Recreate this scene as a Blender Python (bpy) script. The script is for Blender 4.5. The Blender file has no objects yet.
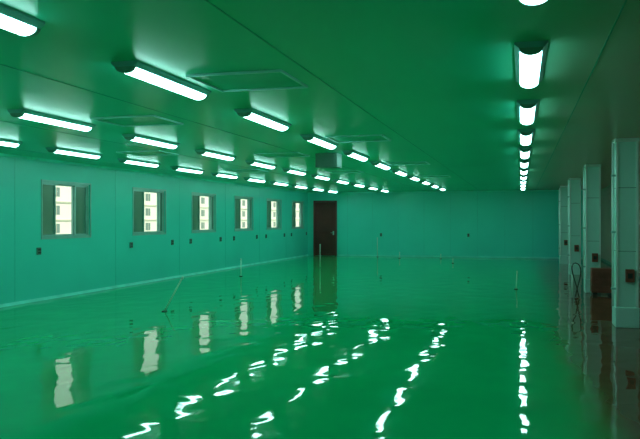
import bpy, bmesh, math
from mathutils import Vector, Matrix

scene = bpy.context.scene
scene.view_settings.view_transform = 'Standard'
scene.view_settings.look = 'None'

# ------------------------------------------------------------------ materials
def new_mat(name):
    m = bpy.data.materials.new(name); m.use_nodes = True
    nt = m.node_tree
    return m, nt, nt.nodes['Principled BSDF']

def mat(name, col, rough=0.5, metal=0.0, var=0.12, scale=3.0, bump=0.0, spec=0.5, emit=None, estr=0):
    m, nt, b = new_mat(name)
    b.inputs['Roughness'].default_value = rough
    b.inputs['Metallic'].default_value = metal
    b.inputs['Specular IOR Level'].default_value = spec
    tc = nt.nodes.new('ShaderNodeTexCoord')
    n = nt.nodes.new('ShaderNodeTexNoise'); n.inputs['Scale'].default_value = scale
    n.inputs['Detail'].default_value = 4
    nt.links.new(tc.outputs['Object'], n.inputs['Vector'])
    r = nt.nodes.new('ShaderNodeValToRGB')
    r.color_ramp.elements[0].position = .3; r.color_ramp.elements[1].position = .7
    r.color_ramp.elements[0].color = [c*(1-var) for c in col]+[1]
    r.color_ramp.elements[1].color = [min(1, c*(1+var)) for c in col]+[1]
    nt.links.new(n.outputs['Fac'], r.inputs['Fac'])
    nt.links.new(r.outputs['Color'], b.inputs['Base Color'])
    if bump:
        bp = nt.nodes.new('ShaderNodeBump'); bp.inputs['Strength'].default_value = bump
        bp.inputs['Distance'].default_value = .01
        nt.links.new(n.outputs['Fac'], bp.inputs['Height'])
        nt.links.new(bp.outputs['Normal'], b.inputs['Normal'])
    if emit:
        b.inputs['Emission Color'].default_value = list(emit)+[1]
        b.inputs['Emission Strength'].default_value = estr
    return m

M_wall = mat('wall_panel_teal', (.07,.76,.65), .35, var=.05, scale=.6)
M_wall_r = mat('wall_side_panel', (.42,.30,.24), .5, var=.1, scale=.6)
M_seam = mat('panel_seam', (.06,.67,.56), .4)
M_cseam = mat('ceiling_seam', (.02,.36,.24), .4)
M_trimm = mat('cove_trim', (.16,.84,.74), .35)
M_alu = mat('window_aluminium', (.35,.60,.55), .35, metal=.3)
M_lamp = mat('lamp_housing_enamel', (.32,.68,.74), .3)
M_emit = mat('lamp_diffuser', (.9,1,.95), .4, var=.01, emit=(.50,1.0,.92), estr=12.5)
M_cap = mat('lamp_end_cap', (.3,.5,.48), .4)
M_door = mat('door_brown', (.12,.020,.018), .4, var=.2, scale=2)
M_doorf = mat('door_frame', (.16,.04,.035), .4)
M_dark = mat('dark_plastic', (.03,.045,.035), .4)
M_box = mat('grey_box_paint', (.12,.24,.20), .5)
M_brown = mat('crate_brown', (.26,.08,.05), .6, var=.3)
M_col = mat('column_cladding', (.50,.85,.78), .3, var=.06, scale=1)
M_coltrim = mat('column_corner_trim', (.8,.95,.92), .25, metal=.1)
M_colseam = mat('column_seam', (.2,.4,.36), .4)
M_pipe = mat('pipe_pvc', (.55,.8,.7), .35)
M_hose = mat('hose_dark', (.05,.07,.05), .5)
M_vent = mat('vent_enamel', (.38,.85,.85), .3)
M_ventd = mat('vent_inner', (.03,.56,.38), .4)
M_bld = mat('building_render', (.90,.87,.76), .8, var=.06, scale=.2)
M_bldw = mat('building_window', (.18,.26,.24), .3)
M_bldt = mat('building_band', (.62,.62,.48), .8)
M_ground = mat('outside_ground', (.20,.24,.18), .9)

def zone_mat(name, colA, colB, x0, x1, rough, wave=False, nscale=.4):
    m, nt, b = new_mat(name)
    geo = nt.nodes.new('ShaderNodeNewGeometry')
    sep = nt.nodes.new('ShaderNodeSeparateXYZ'); nt.links.new(geo.outputs['Position'], sep.inputs[0])
    no = nt.nodes.new('ShaderNodeTexNoise'); no.inputs['Scale'].default_value = .8; no.inputs['Detail'].default_value = 3
    nt.links.new(geo.outputs['Position'], no.inputs['Vector'])
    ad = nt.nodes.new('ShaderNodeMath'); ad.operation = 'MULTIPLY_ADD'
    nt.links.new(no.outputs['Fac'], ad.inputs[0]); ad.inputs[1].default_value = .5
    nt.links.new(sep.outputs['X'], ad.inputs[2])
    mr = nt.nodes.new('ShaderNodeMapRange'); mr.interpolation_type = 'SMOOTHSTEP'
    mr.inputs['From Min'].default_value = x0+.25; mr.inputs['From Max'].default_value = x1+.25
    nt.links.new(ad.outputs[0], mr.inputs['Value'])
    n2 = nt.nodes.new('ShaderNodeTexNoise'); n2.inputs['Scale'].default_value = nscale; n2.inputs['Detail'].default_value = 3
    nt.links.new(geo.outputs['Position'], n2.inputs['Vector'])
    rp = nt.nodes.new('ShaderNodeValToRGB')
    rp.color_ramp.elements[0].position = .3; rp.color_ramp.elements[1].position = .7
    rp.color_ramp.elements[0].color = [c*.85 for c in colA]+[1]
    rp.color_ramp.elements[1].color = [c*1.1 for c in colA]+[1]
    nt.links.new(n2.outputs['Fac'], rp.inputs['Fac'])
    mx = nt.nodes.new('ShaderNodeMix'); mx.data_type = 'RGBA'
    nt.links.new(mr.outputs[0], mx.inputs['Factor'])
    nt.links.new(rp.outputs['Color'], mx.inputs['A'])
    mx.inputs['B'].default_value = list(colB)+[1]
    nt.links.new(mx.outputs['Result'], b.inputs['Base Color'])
    b.inputs['Roughness'].default_value = rough
    if wave:
        mp = nt.nodes.new('ShaderNodeMapping'); mp.inputs['Scale'].default_value = (1.0, .8, 1)
        nt.links.new(geo.outputs['Position'], mp.inputs['Vector'])
        wn = nt.nodes.new('ShaderNodeTexNoise'); wn.inputs['Scale'].default_value = 2.5
        wn.inputs['Detail'].default_value = .8; wn.inputs['Distortion'].default_value = .4
        nt.links.new(mp.outputs[0], wn.inputs['Vector'])
        bp = nt.nodes.new('ShaderNodeBump'); bp.inputs['Strength'].default_value = 1
        bp.inputs['Distance'].default_value = .0078
        nt.links.new(wn.outputs['Fac'], bp.inputs['Height'])
        nt.links.new(bp.outputs['Normal'], b.inputs['Normal'])
        b.inputs['IOR'].default_value = 1.5
    return m
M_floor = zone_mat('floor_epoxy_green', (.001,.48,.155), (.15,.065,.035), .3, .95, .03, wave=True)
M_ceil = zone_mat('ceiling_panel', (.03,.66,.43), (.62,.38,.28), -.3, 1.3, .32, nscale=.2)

def glass(name, tint, fac, rough):
    m = bpy.data.materials.new(name); m.use_nodes = True; nt = m.node_tree
    for n in list(nt.nodes): nt.nodes.remove(n)
    o = nt.nodes.new('ShaderNodeOutputMaterial'); t = nt.nodes.new('ShaderNodeBsdfTransparent')
    t.inputs[0].default_value = list(tint)+[1]
    g = nt.nodes.new('ShaderNodeBsdfPrincipled')
    no = nt.nodes.new('ShaderNodeTexNoise'); no.inputs['Scale'].default_value = 3
    r = nt.nodes.new('ShaderNodeValToRGB')
    r.color_ramp.elements[0].color = (.10,.25,.20,1); r.color_ramp.elements[1].color = (.14,.34,.26,1)
    nt.links.new(no.outputs['Fac'], r.inputs['Fac']); nt.links.new(r.outputs['Color'], g.inputs['Base Color'])
    g.inputs['Roughness'].default_value = rough
    mx = nt.nodes.new('ShaderNodeMixShader'); mx.inputs[0].default_value = fac
    nt.links.new(t.outputs[0], mx.inputs[1]); nt.links.new(g.outputs[0], mx.inputs[2]); nt.links.new(mx.outputs[0], o.inputs[0])
    return m
M_glass = glass('window_glass_clear', (.95,1,.95), .05, .03)
M_film = glass('window_glass_filmed', (.5,.75,.6), .75, .2)

# ------------------------------------------------------------------ mesh helpers
class MB:
    def __init__(s, mats): s.bm = bmesh.new(); s.mats = mats
    def box(s, x0,x1,y0,y1,z0,z1, m=0, bev=0):
        vs = [s.bm.verts.new(p) for p in ((x0,y0,z0),(x1,y0,z0),(x1,y1,z0),(x0,y1,z0),(x0,y0,z1),(x1,y0,z1),(x1,y1,z1),(x0,y1,z1))]
        fs = [s.bm.faces.new([vs[i] for i in f]) for f in ((0,3,2,1),(4,5,6,7),(0,1,5,4),(1,2,6,5),(2,3,7,6),(3,0,4,7))]
        for f in fs: f.material_index = m
        if bev:
            es = list({e for f in fs for e in f.edges})
            r = bmesh.ops.bevel(s.bm, geom=es, offset=bev, segments=2, affect='EDGES', profile=.5)
            for f in r['faces']: f.material_index = m
        return s
    def prism_y(s, prof, y0, y1, m=0, smooth=False):
        a = [s.bm.verts.new((p[0],y0,p[1])) for p in prof]; b = [s.bm.verts.new((p[0],y1,p[1])) for p in prof]
        n = len(prof); fs = []
        for i in range(n):
            f = s.bm.faces.new([a[i],a[(i+1)%n],b[(i+1)%n],b[i]]); f.smooth = smooth; fs.append(f)
        fs.append(s.bm.faces.new(a[::-1])); fs.append(s.bm.faces.new(b))
        for f in fs: f.material_index = m
        return s
    def tube(s, pts, r, m=0, seg=10):
        pts = [Vector(p) for p in pts]; rings = []
        for i,p in enumerate(pts):
            d = (pts[min(i+1,len(pts)-1)]-pts[max(i-1,0)]).normalized()
            up = Vector((0,0,1)) if abs(d.z) < .9 else Vector((1,0,0))
            u = d.cross(up).normalized(); v = d.cross(u).normalized()
            rr = r[i] if isinstance(r,(list,tuple)) else r
            rings.append([s.bm.verts.new(p+rr*(math.cos(2*math.pi*k/seg)*u+math.sin(2*math.pi*k/seg)*v)) for k in range(seg)])
        for a,b in zip(rings,rings[1:]):
            for k in range(seg):
                f = s.bm.faces.new([a[k],a[(k+1)%seg],b[(k+1)%seg],b[k]]); f.material_index=m; f.smooth=True
        for rg in (rings[0],rings[-1]):
            f = s.bm.faces.new(rg); f.material_index=m
        return s
    def mesh(s, name):
        bmesh.ops.recalc_face_normals(s.bm, faces=s.bm.faces)
        me = bpy.data.meshes.new(name); s.bm.to_mesh(me); s.bm.free()
        for m in s.mats: me.materials.append(m)
        return me
    def obj(s, name, loc=(0,0,0)):
        o = bpy.data.objects.new(name, s.mesh(name)); scene.collection.objects.link(o); o.location = loc
        return o
def inst(name, me, loc, rot=0):
    o = bpy.data.objects.new(name, me); scene.collection.objects.link(o); o.location = loc; o.rotation_euler[2] = rot
    return o

# ------------------------------------------------------------------ room shell
XL, XR, YF, YB, H, T = -9.86, 3.3, -6.0, 25.9, 2.98, .2
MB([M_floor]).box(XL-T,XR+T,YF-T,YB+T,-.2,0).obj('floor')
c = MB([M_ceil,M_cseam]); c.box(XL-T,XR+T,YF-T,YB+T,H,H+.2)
for x in (-9.0,-6.6,-4.2,-1.8,.6):
    c.box(x-.006,x+.006,YF,YB,H-.003,H,1)
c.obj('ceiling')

wins = [-3.2,-.48,2.24,4.96,7.68,10.4,13.33,16.08,18.8,21.42,24.0]; WW, Z0, Z1 = 1.38, 1.31, 2.51
w = MB([M_wall,M_seam])
w.box(XL-T,XL,YF-T,YB+T,0,Z0); w.box(XL-T,XL,YF-T,YB+T,Z1,H)
edges = [YF-T]
for y in wins: edges += [y, y+WW]
edges.append(YB+T)
for a,b in zip(edges[0::2],edges[1::2]): w.box(XL-T,XL,a,b,Z0,Z1)
for y in wins:
    for yy in (y-.67,):
        w.box(XL,XL+.003,yy-.008,yy+.008,.08,H-.06,1)
w.obj('wall_left')
w = MB([M_wall,M_seam])
DX0, DX1, DZ = -9.54, -8.41, 2.58
w.box(XL,XR,YB,YB+T,0,H)
for i in range(10):
    x = -7.9+1.2*i; w.box(x-.008,x+.008,YB-.003,YB,.08,H-.06,1)
w.obj('wall_back')
w = MB([M_wall_r,M_seam]); w.box(XR,XR+T,YF-T,YB+T,0,H)
w.obj('wall_right')
MB([M_wall]).box(XL,XR,YF-T,YF,0,H).obj('wall_front')

MB([M_trimm]).prism_y([(XL,0),(XL+.04,0),(XL+.035,.015),(XL+.015,.035),(XL,.06)],YF,YB).obj('baseboard_left')
MB([M_trimm]).prism_y([(XL,H),(XL+.05,H),(XL+.035,H-.015),(XL+.015,H-.035),(XL,H-.05)],YF,YB).obj('trim_1')
MB([M_trimm]).box(DX1+.06,XR,YB-.03,YB,0,.07,0,.008).obj('baseboard_back')
MB([M_trimm]).box(XL,XR,YB-.04,YB,H-.05,H,0,.008).obj('trim_2')
MB([M_box]).box(XR-.03,XR,YF,YB-.04,0,.09,0,.008).obj('baseboard_right')

# ------------------------------------------------------------------ windows
for i,y in enumerate(wins):
    b = MB([M_alu,M_glass,M_film])
    x0,x1 = -.15,-.03; f=.04
    b.box(x0,x1+.02,0,WW,0,f,0); b.box(x0,x1,0,WW,Z1-Z0-f,Z1-Z0,0)
    b.box(x0,x1,0,f,f,Z1-Z0-f,0); b.box(x0,x1,WW-f,WW,f,Z1-Z0-f,0)
    parts = [(f,.42,2,-.07),(.42,.98,1,-.11),(.98,WW-f,2,-.07)]
    if i > 5: parts = [(f,.52,2,-.07),(.52,1.20,1,-.11),(1.20,WW-f,2,-.07)]
    for a,c2,mi,xx in parts:
        s=.026
        b.box(xx-.02,xx+.02,a,a+s,f,Z1-Z0-f,0); b.box(xx-.02,xx+.02,c2-s,c2,f,Z1-Z0-f,0)
        b.box(xx-.02,xx+.02,a+s,c2-s,f,f+s,0); b.box(xx-.02,xx+.02,a+s,c2-s,Z1-Z0-f-s,Z1-Z0-f,0)
        if c2-s > a+s: b.box(xx-.003,xx+.003,a+s,c2-s,f+s,Z1-Z0-f-s,mi)
    k=.03
    b.box(0,.012,-k,WW+k,-k,0,0); b.box(0,.012,-k,WW+k,Z1-Z0,Z1-Z0+k,0)
    b.box(0,.012,-k,0,0,Z1-Z0,0); b.box(0,.012,WW,WW+k,0,Z1-Z0,0)
    b.obj('window_%d'%(i+1),(XL,y,Z0))

# ------------------------------------------------------------------ door (face mounted frame)
b = MB([M_door,M_doorf,M_alu]); y1=YB-.004
b.box(DX0,DX0+.06,YB-.10,y1,0,DZ,1); b.box(DX1-.06,DX1,YB-.10,y1,0,DZ,1); b.box(DX0+.06,DX1-.06,YB-.10,y1,DZ-.06,DZ,1)
b.box(DX0+.065,DX1-.065,YB-.05,y1,.01,DZ-.065,0)
for z0,z1 in ((.2,1.0),(1.15,2.35)):
    b.box(DX0+.2,DX1-.2,YB-.065,YB-.05,z0,z1,0,.006)
b.box(DX1-.19,DX1-.13,YB-.07,YB-.05,.98,1.16,2)
b.tube([(DX1-.16,YB-.06,1.08),(DX1-.16,YB-.12,1.08),(DX1-.28,YB-.12,1.08)],.01,2)
b.obj('door_1')

# ------------------------------------------------------------------ lamps
b = MB([M_lamp,M_emit,M_cap]); L=.57
b.prism_y([(-.12,0),(-.12,-.015),(-.085,-.045),(.085,-.045),(.12,-.015),(.12,0)],-L,L,0)
prof=[(.08*math.cos(a),-.045-.045*math.sin(a)) for a in [math.pi*k/10 for k in range(11)]]
b.prism_y(prof,-L+.03,L-.03,1,True)
cap=[(.086*math.cos(a),-.043-.05*math.sin(a)) for a in [math.pi*k/10 for k in range(11)]]
b.prism_y(cap,-L,-L+.03,2); b.prism_y(cap,L-.03,L,2)
lamp = b.mesh('fluorescent_ceiling_light')
for X,Y0,S in ((.07,4.84,2.08),(-3.14,4.7,2.06),(-5.74,6.25,1.98),(-8.15,7.5,1.87)):
    for k in range(-6,14):
        y=Y0+k*S
        if 1.5<y<YB-.8: inst('fluorescent_ceiling_light',lamp,(X,y,H))

# ------------------------------------------------------------------ ceiling vents
b = MB([M_vent,M_ventd]); a=.45
b.box(-a,a,-.32,-.30,-.02,0,0); b.box(-a,a,.30,.32,-.02,0,0); b.box(-a,-a+.02,-.30,.30,-.02,0,0); b.box(a-.02,a,-.30,.30,-.02,0,0)
b.box(-a+.02,a-.02,-.30,.30,-.004,0,1)
vent = b.mesh('ceiling_air_vent')
for x,y in ((-2.45,4.95),(-2.5,8.8),(-2.5,12.9),(-2.5,17.0),(-4.85,6.65),(-4.6,10.7),(-4.6,14.8),(-7.0,9.9),(-7.0,14.0)):
    inst('ceiling_air_vent',vent,(x,y,H))
b = MB([M_box,M_brown]); b.box(-.22,.22,-.15,.15,-.27,0,0,.01); b.box(-.19,.19,-.156,-.15,-.24,-.05,0)
b.obj('ceiling_junction_box',(-3.68,10.8,H))

# ------------------------------------------------------------------ outlets
b = MB([M_box,M_dark]); b.box(0,.03,-.05,.05,-.075,.075,0,.006); b.box(.03,.034,-.035,.035,.01,.05,1); b.box(.03,.034,-.035,.035,-.05,-.01,1)
outl = b.mesh('wall_socket')
for i,y in enumerate(wins):
    inst('wall_socket',outl,(XL,y-.1,1.04))
    if i>5: inst('wall_socket',outl,(XL,y+WW+.32,1.04))
for x in (-6.3,-2.3): inst('wall_socket',outl,(x,YB,1.0),-math.pi/2)

# ------------------------------------------------------------------ columns
W=.15
b = MB([M_col,M_coltrim,M_colseam,M_brown,M_dark])
b.box(-W,W,-W,W,.0,H,0)
for sx in (-1,1):
    for sy in (-1,1):
        b.box(sx*W-.016,sx*W+.016,sy*W-.016,sy*W+.016,.32,H-.05,1)
b.box(-W-.03,W+.03,-W-.03,W+.03,0,.32,0,.012); b.box(-W-.03,W+.03,-W-.03,W+.03,H-.06,H,1,.01)
for z in (1.2,2.2): b.box(-W-.003,W+.003,-W-.003,W+.003,z-.006,z+.006,2)
b.tube([(-W-.05,-.05,.32),(-W-.05,-.05,H-.06)],.018,1)
for z in (.6,1.5,2.4): b.box(-W-.075,-W,-.075,-.025,z-.015,z+.015,2)
b.box(-.03,.10,-W-.07,-W,.72,.92,3,.006); b.box(0,.07,-W-.074,-W-.07,.78,.86,4)
colm = b.mesh('column')
for y in (.9,5.35,9.8,14.2,18.7,23.1): inst('column',colm,(1.63,y,0))

# ------------------------------------------------------------------ crates & aisle clutter
b = MB([M_brown,M_dark]); b.box(-.25,.25,-.15,.15,.06,.60,0,.01)
for x in (-.18,.18): b.box(x-.05,x+.05,-.15,.15,0,.06,1)
for z in (.16,.32,.49): b.box(-.26,.26,-.162,-.15,z-.055,z+.055,0)
for x in (-.22,.22): b.box(x-.03,x+.03,-.175,-.162,.08,.58,0)
b.obj('wooden_crate',(1.80,13.75,0))

b = MB([M_hose,M_pipe])
pts=[]
for k in range(30):
    t=k/29; pts.append((1.16+.10*math.sin(t*7),13.0+.15*math.cos(t*5),.02+.75*math.sin(math.pi*min(1,t*1.02))**.8 if t<.98 else .02))
b.tube(pts,.013,0,8); b.tube([(1.09,13.15,0),(1.09,13.15,.5)],.02,1)
b.obj('coiled_hose')

# ------------------------------------------------------------------ floor conduit stubs
def stub(h, lean=(0,0)):
    b = MB([M_pipe,M_dark])
    b.tube([(0,0,0),(0,0,.015)],.05,1,14)
    b.tube([(0,0,.01),(lean[0]*.5,lean[1]*.5,h*.5),(lean[0],lean[1],h)],.014,0)
    b.tube([(lean[0],lean[1],h-.02),(lean[0]*1.05,lean[1]*1.05,h+.03)],.02,0)
    return b
for x,y,h,l in ((-8.2,16.0,.5,(0,0)),(-6.96,19.5,.8,(0,0)),(-6.4,25.6,.85,(0,0)),(-6.45,9.6,.62,(.33,.05)),(-.12,14.4,.42,(.02,0)),(-5.2,24.8,.25,(0,0)),(-3.4,24.9,.18,(0,0)),(-2.6,22.5,.15,(0,0))):
    stub(h,l).obj('conduit_stub',(x,y,0))

# ------------------------------------------------------------------ outside
b = MB([M_bld,M_bldw,M_bldt]); bx=-75
def block(y0,y1,z1):
    b.box(bx-12,bx,y0,y1,-12,z1,0)
    z=-9.5
    while z<z1-2:
        b.box(bx,bx+.25,y0,y1,z-1.0,z-.8,2)
        y=y0+1
        while y<y1-1.8:
            b.box(bx-.02,bx+.04,y,y+1.5,z,z+1.5,1); b.box(bx+.02,bx+.09,y+.7,y+.8,z,z+1.5,2)
            y+=4.2
        z+=3.0
block(55,98,16); block(100,150,14); block(154,230,17)
b.obj('apartment_building')
MB([M_ground]).box(-200,XL-T-.5,-60,300,-12.2,-12).obj('outside_ground')

wd = bpy.data.worlds.new('World'); scene.world = wd; wd.use_nodes = True
nt = wd.node_tree; bg = nt.nodes['Background']
tc = nt.nodes.new('ShaderNodeTexCoord'); sp = nt.nodes.new('ShaderNodeSeparateXYZ'); nt.links.new(tc.outputs['Generated'], sp.inputs[0])
rp = nt.nodes.new('ShaderNodeValToRGB'); rp.color_ramp.elements[0].color=(.85,.95,.85,1); rp.color_ramp.elements[1].color=(.45,.7,.8,1)
nt.links.new(sp.outputs['Z'], rp.inputs['Fac']); nt.links.new(rp.outputs['Color'], bg.inputs['Color']); bg.inputs['Strength'].default_value = 1.3
sl = bpy.data.lights.new('sun','SUN'); sl.energy=3.2; sl.color=(1,.96,.85); sl.angle=.02
so = bpy.data.objects.new('sun',sl); scene.collection.objects.link(so)
so.rotation_euler = Vector((-1,.25,-.8)).to_track_quat('-Z','Y').to_euler(); so.location=(0,0,30)

# ------------------------------------------------------------------ camera
cd = bpy.data.cameras.new('camera'); cam = bpy.data.objects.new('camera',cd); scene.collection.objects.link(cam)
cd.lens = 36*580/640; cd.sensor_width=36; cd.shift_x=-.125; cd.clip_end=1000
cam.location=(0,0,1.7); cam.rotation_euler=(math.radians(90),0,math.radians(11.8))
scene.camera = cam
